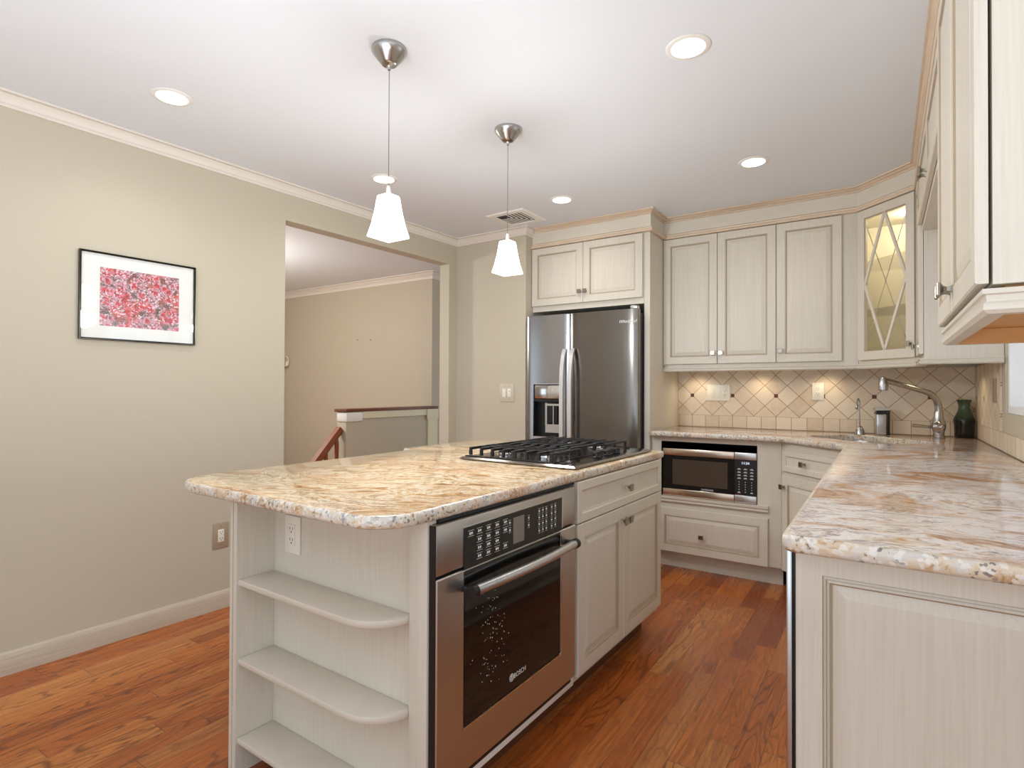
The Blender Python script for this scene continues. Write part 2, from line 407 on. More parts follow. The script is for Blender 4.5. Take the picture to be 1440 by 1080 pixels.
def offset_poly(pts, d):
    n = len(pts); out = []
    for i in range(n):
        a, b_, c_ = Vector(pts[i - 1]), Vector(pts[i]), Vector(pts[(i + 1) % n])
        d0 = (b_ - a).normalized(); d1 = (c_ - b_).normalized()
        n0 = Vector((-d0.y, d0.x)); n1 = Vector((-d1.y, d1.x)); mm = (n0 + n1)
        if mm.length < 1e-6: mm = n0
        mm.normalize(); out.append(tuple(b_ + mm * (d / max(.35, mm.dot(n0)))))
    return out
def arc(cx, cy, r, a0, a1, n=10, ry=None):
    ry = r if ry is None else ry
    return [(cx + r * math.cos(R(a0 + (a1 - a0) * k / n)), cy + ry * math.sin(R(a0 + (a1 - a0) * k / n))) for k in range(n + 1)]
def slab(outline, ztop, th, name, mats, parent, hole=None):
    # CCW outline; rounded nose edge in material 1, top and underside in material 0
    b = B(); bm = b.bm
    pr = [(.0105, 0), (.0045, .0018), (.0012, .0055), (0, .011), (0, .021), (.0025, .028), (.008, th)]
    rings = [[bm.verts.new((x, y, ztop - d)) for x, y in offset_poly(outline, i)] for i, d in pr]
    n = len(outline)
    for k in range(len(rings) - 1):
        for i in range(n):
            j = (i + 1) % n; b.face([rings[k][i], rings[k + 1][i], rings[k + 1][j], rings[k][j]], 1)
    hr = []
    if hole:
        hr = [[bm.verts.new((x, y, ztop - d)) for x, y in offset_poly(hole, -i)] for i, d in ((.003, 0), (0, .003), (0, th))]
        nh = len(hole)
        for k in range(2):
            for i in range(nh):
                j = (i + 1) % nh; b.face([hr[k][i], hr[k][j], hr[k + 1][j], hr[k + 1][i]], 1)
    for top in (True, False):
        loops = [rings[0] if top else rings[-1]] + ([hr[0] if top else hr[-1]] if hole else [])
        es = []
        for lp in loops:
            for i in range(len(lp)):
                e = bm.edges.get((lp[i], lp[(i + 1) % len(lp)]))
                if e is None: e = bm.edges.new((lp[i], lp[(i + 1) % len(lp)]))
                es.append(e)
        r = bmesh.ops.triangle_fill(bm, use_beauty=True, edges=es)
        for g in r['geom']:
            if isinstance(g, bmesh.types.BMFace): g.material_index = 0
    return b.done(name, mats, parent, smooth=40)

# frames: island and left wall stand slightly off square
IA = -1.3193
IO = Vector((-.9621, 1.0946, 0)); IX = Vector((math.cos(R(IA)), math.sin(R(IA)), 0)); IY = Vector((-math.sin(R(IA)), math.cos(R(IA)), 0))
def isl(v, u, z=0): q = IO + IX * v + IY * u; return (q.x, q.y, z)
LA = -2.5389
LO = Vector((-2.8897, 4.0, 0)); LX = Vector((math.cos(R(LA)), math.sin(R(LA)), 0)); LY = Vector((-math.sin(R(LA)), math.cos(R(LA)), 0))
def lw(v, u, z=0): q = LO + LX * v + LY * u; return (q.x, q.y, z)

# ================================================================== SETTING
YW, XR, YP, NIB = 4.307, .459, 3.577, -2.243
b = B(); b.box(-7.5, 3.2, -3.4, 6.5, -.05, 0); struct(b, 'floor', 'floor')
b = B(); b.box(-7.5, 3.2, -3.4, 6.5, CZ, CZ + .06); struct(b, 'ceiling', 'ceiling_paint')
# left wall with the opening to the hall
b = B()
b.box(-.10, 0, -7.2, -1.957, 0, CZ); b.box(-.10, 0, -.517, -.414, 0, CZ); b.box(-.10, 0, -1.957, -.517, 2.193, CZ)
o = struct(b, 'wall_left', 'wall'); o.location = LO; o.rotation_euler = (0, 0, R(LA))
b = B(); b.box(-2.914, NIB, YP, 4.40, 0, CZ); struct(b, 'wall_alcove', 'wall')
b = B(); b.box(NIB, XR + .14, YW, YW + .1, 0, CZ); struct(b, 'wall_back', 'wall')
# right wall with the window hole  (hole y 2.06..3.35, z 1.088..1.96)
WY0, WY1, WZ0, WZ1 = 2.06, 3.352, 1.088, 1.955
b = B()
b.box(XR, XR + .14, 1.0, WY0, 0, CZ); b.box(XR, XR + .14, WY1, YW, 0, CZ)
b.box(XR, XR + .14, WY0, WY1, 0, WZ0); b.box(XR, XR + .14, WY0, WY1, WZ1, CZ)
struct(b, 'wall_right', 'wall')
# window: white vinyl frame, two sashes
def ring_x(bb, x0, x1, y0, y1, z0, z1, t):
    bb.box(x0, x1, y0, y1, z0, z0 + t); bb.box(x0, x1, y0, y1, z1 - t, z1); bb.box(x0, x1, y0, y0 + t, z0 + t, z1 - t); bb.box(x0, x1, y1 - t, y1, z0 + t, z1 - t)
b = B(); ring_x(b, XR + .01, XR + .12, WY0 + .001, WY1 - .001, WZ0 + .001, WZ1 - .001, .032)
win = struct(b, 'window_1', 'vinyl')
ymid = (WY0 + WY1) / 2
for y0, y1, xo in ((WY0 + .034, ymid + .02, .05), (ymid - .02, WY1 - .034, .08)):
    b = B(); ring_x(b, XR + xo, XR + xo + .026, y0, y1, WZ0 + .034, WZ1 - .034, .04)
    sash = b.done('sash', 'vinyl', win)
    b = B(); b.box(XR + xo + .011, XR + xo + .015, y0 + .041, y1 - .041, WZ0 + .075, WZ1 - .075); b.done('pane', 'clear_glass', sash)
# tiled splash-backs
b = B(); b.box(-1.313, XR - .0005, YW - .008, YW - .0005, CT + .0005, 1.33); struct(b, 'wall_backsplash', 'tile_back')
b = B(); b.box(XR - .008, XR - .0005, 3.43, YW - .009, CT + .0005, 1.33); b.box(XR - .008, XR - .0005, 1.23, 3.43, CT + .0005, 1.002)
struct(b, 'wall_backsplash_right', 'tile_right')
# hall beyond the opening
HY = 4.42
b = B(); b.box(-7.4, -3.922, HY, HY + .1, 0, CZ); struct(b, 'wall_hall_back', 'hall')
b = B(); b.box(-4.02, -3.922, HY + .1, 6.4, 0, CZ); struct(b, 'wall_hall_side', 'hall')
b = B(); b.box(-6.56, -6.42, -1.2, HY, 0, CZ); struct(b, 'wall_hall_left', 'hall')
b = B(); b.box(-3.92, -2.9, 6.4, 6.5, 0, CZ); struct(b, 'wall_hall_end', 'hall')
def PC(h, p):
    b0 = CZ - h
    return [(0, b0), (.008, b0), (.010, b0 + .004), (.010, b0 + .009), (.005, b0 + .011), (.005, b0 + .015), (.009, b0 + .017), (.011, b0 + .024), (p * .5, CZ - h * .42), (p * .72, CZ - h * .30), (p * .80, CZ - .016), (p * .66, CZ - .0145), (p * .66, CZ - .0115), (p, CZ - .010), (p, CZ - .0005), (0, CZ - .0005)]
b = B(); b.sweep([(-6.42, -1.1), (-6.42, HY), (-3.922, HY), (-3.922, 6.3)], PC(.075, .06)); struct(b, 'trim_1', 'crown_paint', smooth=20)
# half wall at the stair head
HX = -3.85
b = B(); b.box(HX - .115, HX, 3.246, HY - .003, 0, .985, bev=.003); hw = struct(b, 'wall_stair', 'hall')
b = B(); b.box(HX - .135, HX + .022, 3.225, HY - .003, .986, 1.012, bev=.006); b.done('cap', 'cap_wood', hw, label='dark wood cap')
b = B(); b.box(HX + .0005, HX + .013, 3.42, HY - .003, .925, .985); b.box(HX + .0005, HX + .013, 4.27, HY - .003, 0, .925)
b.box(HX + .013, HX + .024, 4.25, HY - .003, .885, .985)
b.done('trim', 'yellow_paint', hw)
b = B(); b.box(HX - .117, HX + .017, 3.236, 3.42, .90, .985, bev=.012); b.done('corner_block', 'white_paint', hw)
# left-wall crown and baseboard
def left_prof(h, p): return [(o_, z) for o_, z in PC(h, p)]
b = B(); b.sweep([(lw(0, -7.1)[0], lw(0, -7.1)[1]), (lw(0, -.424)[0], lw(0, -.424)[1] + .0), (NIB, YP), (NIB, 3.668)], PC(.064, .036))
struct(b, 'trim_2', 'crown_paint', smooth=20)
bp = [(0, 0.0), (.015, 0.0), (.015, .070), (.011, .082), (.005, .093), (0, .094)]
b = B(); b.sweep([lw(0, -7.1)[:2], lw(0, -1.96)[:2]], bp); struct(b, 'baseboard_left', 'base_wood', smooth=20)

# cabinet frieze + crown following fridge cabinet, wall cabinets, corner, window wall
CF_Y, UF_Y, RF_X = 3.673, 3.957, .155     # face-frame planes
DG0 = (-.125, UF_Y); DG1 = (RF_X, UF_Y - (RF_X + .125))
path = [(NIB + .001, CF_Y), (-1.314, CF_Y), (-1.314, UF_Y), DG0, DG1, (RF_X, 1.222)]
t0 = 2.2585
b = B(); b.sweep(path, [(-.016, CZ - .034), (.013, CZ - .034), (.015, CZ - .031), (.013, CZ - .027), (.008, CZ - .026), (.008, CZ - .023), (.014, CZ - .021), (.026, CZ - .013), (.022, CZ - .0115), (.022, CZ - .0095), (.034, CZ - .008), (.034, CZ - .0005), (-.016, CZ - .0005)])
crn = struct(b, 'trim_3', 'crown_wood', smooth=20)
b = B(); b.sweep(path, [(-.016, t0 + .0355), (.006, t0 + .0355), (.006, CZ - .0345), (-.016, CZ - .0345)]); b.done('frieze', 'cab_h', crn, smooth=20)
b = B(); b.sweep(path, [(-.016, t0), (.019, t0), (.023, t0 + .006), (.023, t0 + .014), (.015, t0 + .020), (.017, t0 + .028), (.006, t0 + .035), (-.016, t0 + .035)]); b.done('molding', 'crown_wood', crn, smooth=20)

# ================================================================== CABINETS
def carcass(parent, x0, x1, y0, y1, z0, z1, mat='cab', bottom=None, name='carcass'):
    b = B(); b.box(x0, x1, y0, y1, z0, z1); return b.done(name, mat, parent)
def rail(parent, path, z0, z1, name='light_rail', mat='cab_h', k=.020):
    b = B(); h = z1 - z0
    b.sweep(path, [(-.02, z0), (k - .008, z0), (k - .001, z0 + .006), (k - .001, z0 + h * .38), (k - .006, z0 + h * .5), (k - .005, z0 + h * .75), (k, z0 + h * .8), (k, z1), (-.02, z1)])
    return b.done(name, mat, parent, smooth=20)
# --- over-fridge cabinet: local frame, x right, y into the wall
t = empty('wall_cabinet', 'short two-door cream cabinet above the stainless refrigerator', 'cabinet', (NIB + .003, CF_Y, 0))
w_ = -1.356 - (NIB + .003)
carcass(t, 0, w_, 0, YW - CF_Y - .002, 1.775, t0 - .001)
sp = -1.806 - (NIB + .003)
front(t, .002, 1.8157, sp - .0035, t0 - .006 - 1.8157, kn=(sp - .022, 1.895))
front(t, sp + .0005, 1.8157, w_ - sp - .006, t0 - .006 - 1.8157, kn=(sp + .022, 1.895))
# --- tall panel right of the fridge
b = B(); b.box(0, .040, 0, YW - CF_Y - .002, 0, t0 - .001); o = b.done('end_panel', 'cab')
tag(o, 'tall plain cream panel between the refrigerator and the worktop', 'panel', loc=(-1.3545, CF_Y, 0))
# --- back wall cabinets
def wallcab(label, xs, kns, z0=1.3665, zt=t0 - .005):
    t = empty('wall_cabinet', label, 'cabinet', (xs[0], UF_Y, 0))
    W = xs[-1] - xs[0]
    carcass(t, 0, W, 0, YW - UF_Y - .002, 1.345, t0 - .001)
    for i in range(len(xs) - 1):
        a = xs[i] - xs[0]; w2 = xs[i + 1] - xs[i]
        k = (a + w2 - .026, 1.439) if kns[i] == 'r' else (a + .026, 1.439)
        front(t, a + .0015, z0, w2 - .003, zt - z0, kn=k)
    return t
ta = wallcab('tall cream wall cabinet with two doors, beside the refrigerator', (-1.3125, -.9397, -.5751), 'rl')
rail(ta, [(0, 0), (-.5751 + 1.3125, 0)], 1.316, 1.3445)
tb = wallcab('tall cream single-door wall cabinet next to the glass-front corner cabinet', (-.5746, -.2082), 'l')
b = B(); b.box(-.2082 + .5746, .4493, 0, .03, 1.345, t0 - .001); b.done('filler', 'cab', tb)
rail(tb, [(0, 0), (.4493, 0)], 1.316, 1.3445)
# --- diagonal glass corner cabinet (hollow, lit inside)
DL = math.hypot(DG1[0] - DG0[0], DG1[1] - DG0[1])
t = empty('corner_cabinet', 'diagonal corner wall cabinet with diamond-muntin glass door, lit inside', 'cabinet', (DG0[0], DG0[1], 0), -45)
def wl(x, y):  # world -> local of the diagonal frame
    dx, dy = x - DG0[0], y - DG0[1]; s_ = math.sqrt(.5); return ((dx - dy) * s_, (dx + dy) * s_)
foot = [(0.0005, 0.0), (DL - .0005, 0.0), wl(XR - .004, 3.68), wl(XR - .004, YW - .004), wl(-.1235, YW - .004)]
foot[0] = (.002, .0005); foot[1] = (DL - .003, .0005); foot[2] = wl(XR - .004, DG1[1] + .003); foot[4] = wl(-.1235, YW - .004)
b = B(); bm = b.bm
b.prism(foot, 1.345, 1.362); b.prism(foot, 2.235, t0 - .001)
inn = offset_poly(foot, .014)
lo = [bm.verts.new((x, y, 1.3615)) for x, y in foot]; hi = [bm.verts.new((x, y, 2.2355)) for x, y in foot]
li = [bm.verts.new((x, y, 1.3615)) for x, y in inn]; hi2 = [bm.verts.new((x, y, 2.2355)) for x, y in inn]
for i in range(1, 5):
    j = (i + 1) % 5
    b.face([lo[i], lo[j], hi[j], hi[i]], 0); b.face([li[j], li[i], hi2[i], hi2[j]], 1)
b.box(.002, .022, .0005, .018, 1.362, 2.235); b.box(DL - .023, DL - .003, .0005, .018, 1.362, 2.235)
b.done('carcass', ['cab', 'inside_cab'], t)
for z in (1.66, 1.95):
    b = B(); b.prism(offset_poly(foot, .02), z, z + .006); b.done('shelf', 'clear_glass', t)
x0, x1, z0, z1, fr = .012, DL - .008, 1.3665, t0 - .006, .05
b = B()
yf, yb = -.020, -.002
b.loft([rect_ring(x0, z0, x1 - x0, z1 - z0, i, y) for i, y in ((fr + .006, yb), (0, yb), (0, yf + .003), (.003, yf), (fr, yf), (fr + .006, yf + .006), (fr + .006, yb))], cap=(False, False), mis=[0, 0, 0, 0, 1, 0])
dr = b.done('door', ['cab', 'glaze'], t, smooth=0, label='glass door with diamond muntins')
b = B(); b.box(x0 + fr + .001, x1 - fr - .001, -.008, -.005, z0 + fr + .001, z1 - fr - .001); b.done('pane', 'seeded_glass', dr)
b = B()
ox0, ox1, oz0, oz1 = x0 + fr, x1 - fr, z0 + fr, z1 - fr; xm, zm = (ox0 + ox1) / 2, (oz0 + oz1) / 2
def bar(bb, p, q, w2=.0075, ya=-.019, yb_=-.0095):
    d = Vector((q[0] - p[0], q[1] - p[1])).normalized(); n_ = Vector((-d.y, d.x)) * w2
    pts = [(p[0] + n_.x, p[1] + n_.y), (q[0] + n_.x, q[1] + n_.y), (q[0] - n_.x, q[1] - n_.y), (p[0] - n_.x, p[1] - n_.y)]
    bb.prism(pts, ya, yb_, axis='y')
for p, q in (((xm, oz1), (ox0, zm)), ((xm, oz1), (ox1, zm)), ((ox0, zm), (xm, oz0)), ((ox1, zm), (xm, oz0))): bar(b, p, q)
b.done('muntin', 'cab', dr, smooth=0)
b = B()
for p, q in (((ox0, oz1 - .03), (ox1, oz0 + .03)), ((ox1, oz1 - .03), (ox0, oz0 + .03))): bar(b, p, q, .0022, -.0088, -.0081)
b.done('caming', 'chrome', dr, smooth=0, label='thin bright lead line crossing the glass')
knob(dr, x1 - .022, yf, 1.440)
rail(t, [(0, 0), (DL - .001, 0)], 1.316, 1.3445)
# --- window-wall cabinets (face -X): local x runs toward the camera, y into the wall
def rightcab(name, label, y_far, y_near, xf):
    return empty(name, label, 'cabinet', (xf, y_far, 0), -90)
FX2 = .1625
t = rightcab('wall_cabinet', 'narrow tall wall cabinet between the glass corner cabinet and the window', 3.664, 3.36, FX2)
carcass(t, 0, .304, 0, XR - FX2 - .002, 1.345, t0 - .001)
front(t, .003, 1.3665, .300, t0 - .006 - 1.3665, kn=(.276, 1.405))
rail(t, [(0, 0), (.304, 0), (.304, XR - FX2 - .004)], 1.316, 1.3445)
FX3 = .1575
t = rightcab('wall_cabinet', 'short two-door cabinet bridging above the window', 3.358, 2.004, FX3)
carcass(t, 0, 1.352, 0, XR - FX3 - .002, 1.962, t0 - .001)
front(t, .003, 1.990, .70, t0 - .006 - 1.990, kn=(.672, 2.022)); front(t, .706, 1.990, .643, t0 - .006 - 1.990, kn=(.735, 2.022))
FX4 = .149
t = rightcab('wall_cabinet', 'nearest tall wall cabinet beside the window, its bright side panel facing us', 2.0, 1.22, FX4)
carcass(t, 0, .780, .003, XR - FX4 - .002, 1.366, t0 - .001)
b = B(); b.box(.021, .758, .021, XR - FX4 - .014, 1.3572, 1.3655); b.done('underside', 'raw_wood', t, label='orange bare wood underside')
front(t, .002, 1.3685, .372, t0 - .006 - 1.3685, kn=(.352, 1.418)); front(t, .3775, 1.3685, .3985, t0 - .006 - 1.3685, kn=(.402, 1.418))
rail(t, [(0, XR - FX4 - .004), (0, 0), (.780, 0), (.780, XR - FX4 - .004)], 1.3165, 1.3575, k=.012)
b = B(); b.box(.0205, .030, .0205, XR - FX4 - .023, 1.3165, 1.3565); b.done('far_rail', 'raw_wood', t)
b = B(); b.box(.0205, .758, XR - FX4 - .022, XR - FX4 - .004, 1.3165, 1.3565); b.done('back_rail', 'raw_wood', t)

# --- base cabinets
BY = 3.714
t = empty('base_cabinet', 'cream base cabinet with a microwave niche above one wide drawer', 'cabinet', (-1.3125, BY, 0))
xl, xr_ = -1.249 + 1.3125, -.648 + 1.3125; W = 1.3125 - .512
b = B()
D = YW - BY - .003
b.box(0, xl, 0, D, .118, .880); b.box(xr_, W - .001, 0, D, .118, .880); b.box(xl, xr_, 0, D, .846, .880); b.box(xl, xr_, 0, D, .118, .470)
b.done('carcass', 'cab', t)
b = B(); b.box(xl + .001, xr_ - .001, D - .03, D - .02, .471, .845); b.done('niche_back', 'cab_dark', t)
b = B(); b.box(xl + .0005, xl + .002, .004, D - .031, .471, .845); b.box(xr_ - .002, xr_ - .0005, .004, D - .031, .471, .845); b.box(xl + .002, xr_ - .002, .004, D - .031, .844, .8455); b.done('niche_lining', 'cab_dark', t)
b = B(); b.sweep([(.040, 0), (.728, 0)], [(0, .443), (.014, .443), (.020, .450), (.020, .456), (.014, .462), (.024, .468), (.026, .484), (0, .484)]); b.done('ledge', 'cab_h', t, smooth=20)
front(t, .044, .118, .683, .291, name='drawer', kn=(.335, .245), fr=.048)
b = B(); b.box(.0, W - .001, .065, .085, 0.0, .117); b.done('toe_kick', 'cab_h', t)
# diagonal sink base
t = empty('sink_base_cabinet', 'diagonal sink base cabinet with a false drawer over one door', 'cabinet', (-.512, BY, 0), -45)
SL = .505
b = B(); b.prism([(.001, .0005), (SL, .0005), (SL, .02), (.02, .02)], .118, .880); b.done('face_frame', 'cab', t)
front(t, .024, .708, SL - .06, .124, name='drawer', style='flat', fr=.030, kn=(.024 + (SL - .06) / 2 - .03, .770))
front(t, .024, .119, SL - .06, .566, kn=(.048, .617))
b = B(); b.box(.03, SL + .02, .065, .08, 0.0, .117); b.done('toe_kick', 'cab_h', t)
# right run: far unit and end unit
t = empty('base_cabinet', 'long base cabinet under the window, its doors facing the island', 'cabinet', (-.145, 3.33, 0), -90)
carcass(t, .0, 1.42, .0, XR + .145 - .012, .118, .880)
for k in range(3): front(t, .006 + k * .473, .125, .467, .75)
b = B(); b.box(0, 1.42, .065, .085, 0, .117); b.done('toe_kick', 'cab_h', t)
t = empty('base_cabinet', 'nearest base cabinet with a large raised end panel, under the worktop end', 'cabinet', (-.145, 1.908, 0), -90)
carcass(t, .0, .655, .0, XR + .145 - .012, .118, .880)
b = B(); b.box(.012, .655, -.020, -.0085, .10, .874, bev=.004); b.done('door', 'steel_bright', t, label='door seen edge-on')
b = B(); b.box(.02, .648, -.008, -.0005, .11, .87); b.done('gap_shade', 'dark_grey', t)  # dark sheet painting in the shade of the gap behind the door
b = B(); b.box(0, .655, .065, .085, 0, .117); b.done('toe_kick', 'cab_h', t)
# end panel: in the cabinet's local frame the end faces +x; build it as a part with its own rotation
b = B()
wP = XR + .145 - .012
pr = [(0, .022, 0), (0, .003, 0), (.003, 0, 0), (.046, 0, 0), (.0475, .004, 1), (.052, .0005, 0), (.0535, .004, 1), (.058, .0005, 0), (.0595, .005, 1), (.063, .009, 1), (.085, .0025, 0)]
rings = []
for i, dpt, _ in pr: rings.append([(.678 - dpt, yy2, zz2) for yy2, zz2 in ((i, .02 + i), (wP - i, .02 + i), (wP - i, .8795 - i), (i, .8795 - i))])
b.loft(rings, mis=[q[2] for q in pr[1:]])
b.done('end_panel', ['cab', 'glaze'], t, smooth=0, label='large raised end panel')

# ================================================================== WORKTOPS AND SINK
wk = [(-1.312, 4.298), (-1.312, 3.655)] + arc(-1.292, 3.655, .020, 180, 270, 5) + [(-.512, 3.635)] + arc(-.500, 3.622, .013, 90, 45, 2)[1:] + [(-.166 - .004, 3.300)] + [(-.166, 3.288), (-.166, 1.205)] + arc(-.136, 1.205, .030, 180, 270, 6)[1:] + [(XR - .009, 1.175), (XR - .009, 4.298)]
cx, cy = -.075, 3.775
def sink_outline(a, bb, r):
    pts = []
    for sx, sy, a0 in ((1, 1, 0), (-1, 1, 90), (-1, -1, 180), (1, -1, 270)):
        for px, py in arc(sx * (a - r), sy * (bb - r), r, a0, a0 + 90, 6): pts.append((px, py))
    s_ = math.sqrt(.5)
    return [(cx + s_ * px + s_ * py, cy - s_ * px + s_ * py) for px, py in pts]
wt = slab(wk, CT, .0325, 'worktop', ['granite_worktop', 'granite_worktop_edge'], None, hole=sink_outline(.285, .195, .10))
tag(wt, 'pale granite worktop running along the back wall and under the window', 'worktop')
b = B()
so = lambda d: sink_outline(.285 + d, .195 + d, .10)
zt_ = CT - .0335
rg = [[(x, y, zt_) for x, y in so(.02)], [(x, y, zt_) for x, y in so(-.004)], [(x, y, zt_ - .01) for x, y in so(-.008)], [(x, y, zt_ - .17) for x, y in so(-.02)], [(x, y, zt_ - .185) for x, y in so(-.05)], [(x, y, zt_ - .188) for x, y in so(-.09)]]
b.loft(rg, cap=(False, True)); b.bm.faces.ensure_lookup_table()
o = b.done('sink', 'steel_bright'); tag(o, 'stainless undermount sink set diagonally in the corner worktop', 'sink')

# island top
isl_out = [(-1.110, 1.650), (-1.110, .985), (-1.100, .965), (-1.035, .945)] + [(-1.022, .92), (-1.022, -.02)] + arc(-.872, -.037, .150, 180, 270, 10)[1:] + [(-.19, -.187)] + arc(-.104, -.067, .120, 270, 360, 10) + [(.020, 1.610)] + arc(.000, 1.630, .02, 0, 90, 4)
o = slab(isl_out, .886, .0325, 'island_top', ['granite_island', 'granite_island_edge'], None)
tag(o, 'golden brown granite island top with rounded corners, holding the cooktop', 'worktop', loc=IO, rz=IA)

# ================================================================== ISLAND UNITS
# open shelf end unit (local x = along v from the left panel, y = into the island)
V0, U0 = -.733, -.130
t = empty('shelf_unit', 'open shelf unit with rounded shelves on the near end of the island', 'shelf unit', isl(V0, U0), IA)
b = B(); b.box(0, .014, 0, .128, 0, .852); b.box(.014, .020, .004, .128, 0, .852); b.box(.020, .038, 0, .125, 0, .852); b.done('side_panel', 'cab', t)
b = B(); b.box(.0385, .668, .1255, .143, .06, .852); b.done('back_panel', 'cab', t)
b = B(); b.box(.668, .731, .108, .143, .02, .852, bev=.002); b.done('stile', 'cab', t)
for z in (.598, .356, .113):
    pts = [(.0385, .125), (.0385, .006), (.53, .006)] + arc(.53, .122, .136, 270, 360, 12, .116)[1:] + [(.666, .125)]
    b = B(); n_ = len(pts)
    prf = [(.003, 0), (.0008, -.001), (0, -.004), (0, -.016), (.002, -.019)]
    rg = []
    for i, d_ in prf: rg.append([(x, y, z + d_) for x, y in offset_poly(pts, i)])
    b.loft(rg); b.done('shelf', 'cab_h', t)
# toe board and core of the oven + drawer cabinets: frame rz = IA+90 ; x = u, y = -v
def iface(name, label, cat, u0): return empty(name, label, cat, isl(0, u0), IA + 90)
t = iface('oven_cabinet', 'island cabinet housing the built-in wall oven', 'cabinet', 0.0)
b = B(); b.box(.018, .732, .585, .69, .12, .852); b.box(.018, .732, .02, .585, .12, .150); b.done('carcass', 'cab', t)
b = B(); b.box(.0145, .736, -.006, .0195, .118, .1515, bev=.002); b.done('bottom_rail', 'white_paint', t)
b = B(); b.box(.0145, .741, -.004, .0195, .8425, .8525); b.done('top_gap_shade', 'dark_grey', t)  # dark strip standing for the shaded gap above the oven
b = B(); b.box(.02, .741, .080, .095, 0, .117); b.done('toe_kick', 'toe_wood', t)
b = B(); b.box(.018, .732, .691, .704, .0, .852); b.done('back_panel', 'cab', t)
DU0, DU1 = .7438, 1.596
t = iface('base_cabinet', 'island base cabinet with one drawer over two doors, below the cooktop', 'cabinet', DU0 - .002)
W = DU1 - DU0 + .004
carcass(t, 0.001, W, .0, .70, .12, .852)
front(t, .002, .6985, W - .004, .152, name='drawer', style='flat', fr=.032, kn=(1.176 - DU0 + .002, .774))
sx_ = 1.152 - DU0 + .002
front(t, .002, .1445, sx_ - .0035, .5505, kn=(sx_ - .024, .640)); front(t, sx_ + .0005, .1445, W - sx_ - .0025, .5505, kn=(sx_ + .024, .640))
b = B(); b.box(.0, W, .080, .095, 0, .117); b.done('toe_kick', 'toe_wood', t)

# --- wall oven
t = iface('wall_oven', 'stainless built-in wall oven in the island side facing the walkway', 'oven', 0.0)
b = B(); b.box(-.0015, .715, .0, .55, .1525, .8415); b.done('chassis', 'black_plastic', t)
b = B(); b.box(-.0165, -.0143, -.021, -.0005, .153, .8415); b.done('side_trim', 'black_plastic', t)
# control panel fascia with opening
OZ0, OZM, OZT = .153, .7085, .8405
b = B(); b.box(-.014, .716, -.022, -.0005, OZM + .004, OZT, bev=.003); cp = b.done('control_panel', 'steel', t)
b = B(); b.box(.092, .616, -.0245, -.0222, .706, .8165); cg = b.done('control_glass', 'black_glass', cp)
b = B(); b.box(.616, .6215, -.0255, -.0222, .712, .8165); b.box(.092, .6215, -.0235, -.0222, .8165, .8185); b.done('bezel', 'chrome', cp)
b = B(); b.box(.322, .382, -.0252, -.0246, .722, .801); b.done('display', 'steel_v', cg, label='brownish display window')
b = B()
def key(x, z, w2=.011):
    y0, y1 = -.0250, -.0246
    b.box(x - w2, x + w2, y0, y1, z + .0072, z + .0080); b.box(x - w2, x + w2, y0, y1, z - .0080, z - .0072)
    b.box(x - w2 * .55, x - w2 * .1, y0, y1, z - .0035, z + .0035); b.box(x + w2 * .05, x + w2 * .6, y0, y1, z - .0030, z + .0030)
for r_, row in enumerate(((.121, .159, .200, .241, .282), (.159, .200, .241, .282), (.159, .200, .241), (.159, .200, .241, .282))):
    for x in row: key(x, .797 - .023 * r_, .0125)
for x, zz2 in ((.305, .790), (.305, .768), (.408, .786), (.408, .763)): key(x, zz2, .006)
for r_ in range(4):
    for x in (.470, .492, .514, .548, .572): key(x, .796 - .021 * r_, .0065)
b.done('keypad_lettering', 'print_white', cg, smooth=0)
# door
b = B()
gz0, gz1, gx0, gx1 = .283, .700, .092, .612
yf = -.024
b.loft([rect_ring(-.014, OZ0 + .012, .730, OZM - .004 - OZ0 - .012, i, y) for i, y in ((0, 0), (0, yf + .003), (.003, yf))] , cap=(True, False))
bm = b.bm
# face with glass opening
outer = rect_ring(-.014, OZ0 + .012, .730, OZM - .004 - OZ0 - .012, .003, yf)
ov = [v for v in bm.verts if abs(v.co.y - yf) < 1e-6]
def fv(p): return min(ov, key=lambda v: (v.co - Vector(p)).length)
O4 = [fv(p) for p in outer]
I4 = [bm.verts.new(p) for p in ((gx0, yf, gz0), (gx1, yf, gz0), (gx1, yf, gz1), (gx0, yf, gz1))]
J4 = [bm.verts.new(p) for p in ((gx0 + .002, yf + .006, gz0 + .002), (gx1 - .002, yf + .006, gz0 + .002), (gx1 - .002, yf + .006, gz1), (gx0 + .002, yf + .006, gz1))]
for i in range(4):
    j = (i + 1) % 4; b.face([O4[i], O4[j], I4[j], I4[i]]); b.face([I4[i], I4[j], J4[j], J4[i]])
b.face(J4)
od = b.done('door', 'steel', t, smooth=0)
b = B(); b.box(gx0 + .003, gx1 - .003, yf + .0005, yf + .0055, gz0 + .004, gz1 + .0005); gl = b.done('window', 'black_glass', od, label='black oven window')
b = B(); b.box(gx0 - .001, gx1 + .0045, yf - .0012, yf - .0002, gz0 - .004, gz0 + .001); b.box(gx1, gx1 + .0045, yf - .0012, yf - .0002, gz0 + .001, gz1); b.done('bezel', 'chrome', od)
b = B()
hp = [(.094 + .556 * k / 16, yf - .034 - .012 * math.sin(math.pi * k / 16), .656) for k in range(17)]
b.tube([(x, y, z - .0) for x, y, z in hp], [.0145] * 17, 14); hn = b.done('handle', 'steel_bright', od)
for x in (.094, .650):
    b = B(); b.lathe([(.017, -.012 if x < .3 else -.006), (.017, .006 if x < .3 else .012)], (x, yf - .034, .656), 16, axis='x'); b.box(x - .008, x + .010, yf - .04, yf - .0005, .647, .665, bev=.003)
    b.done('handle_bracket', 'black_plastic', hn)
text(gl, 'logo', 'BOSCH', .020, (.362, yf - .0006, .318), 'print_white', ext=.0002)
b = B()
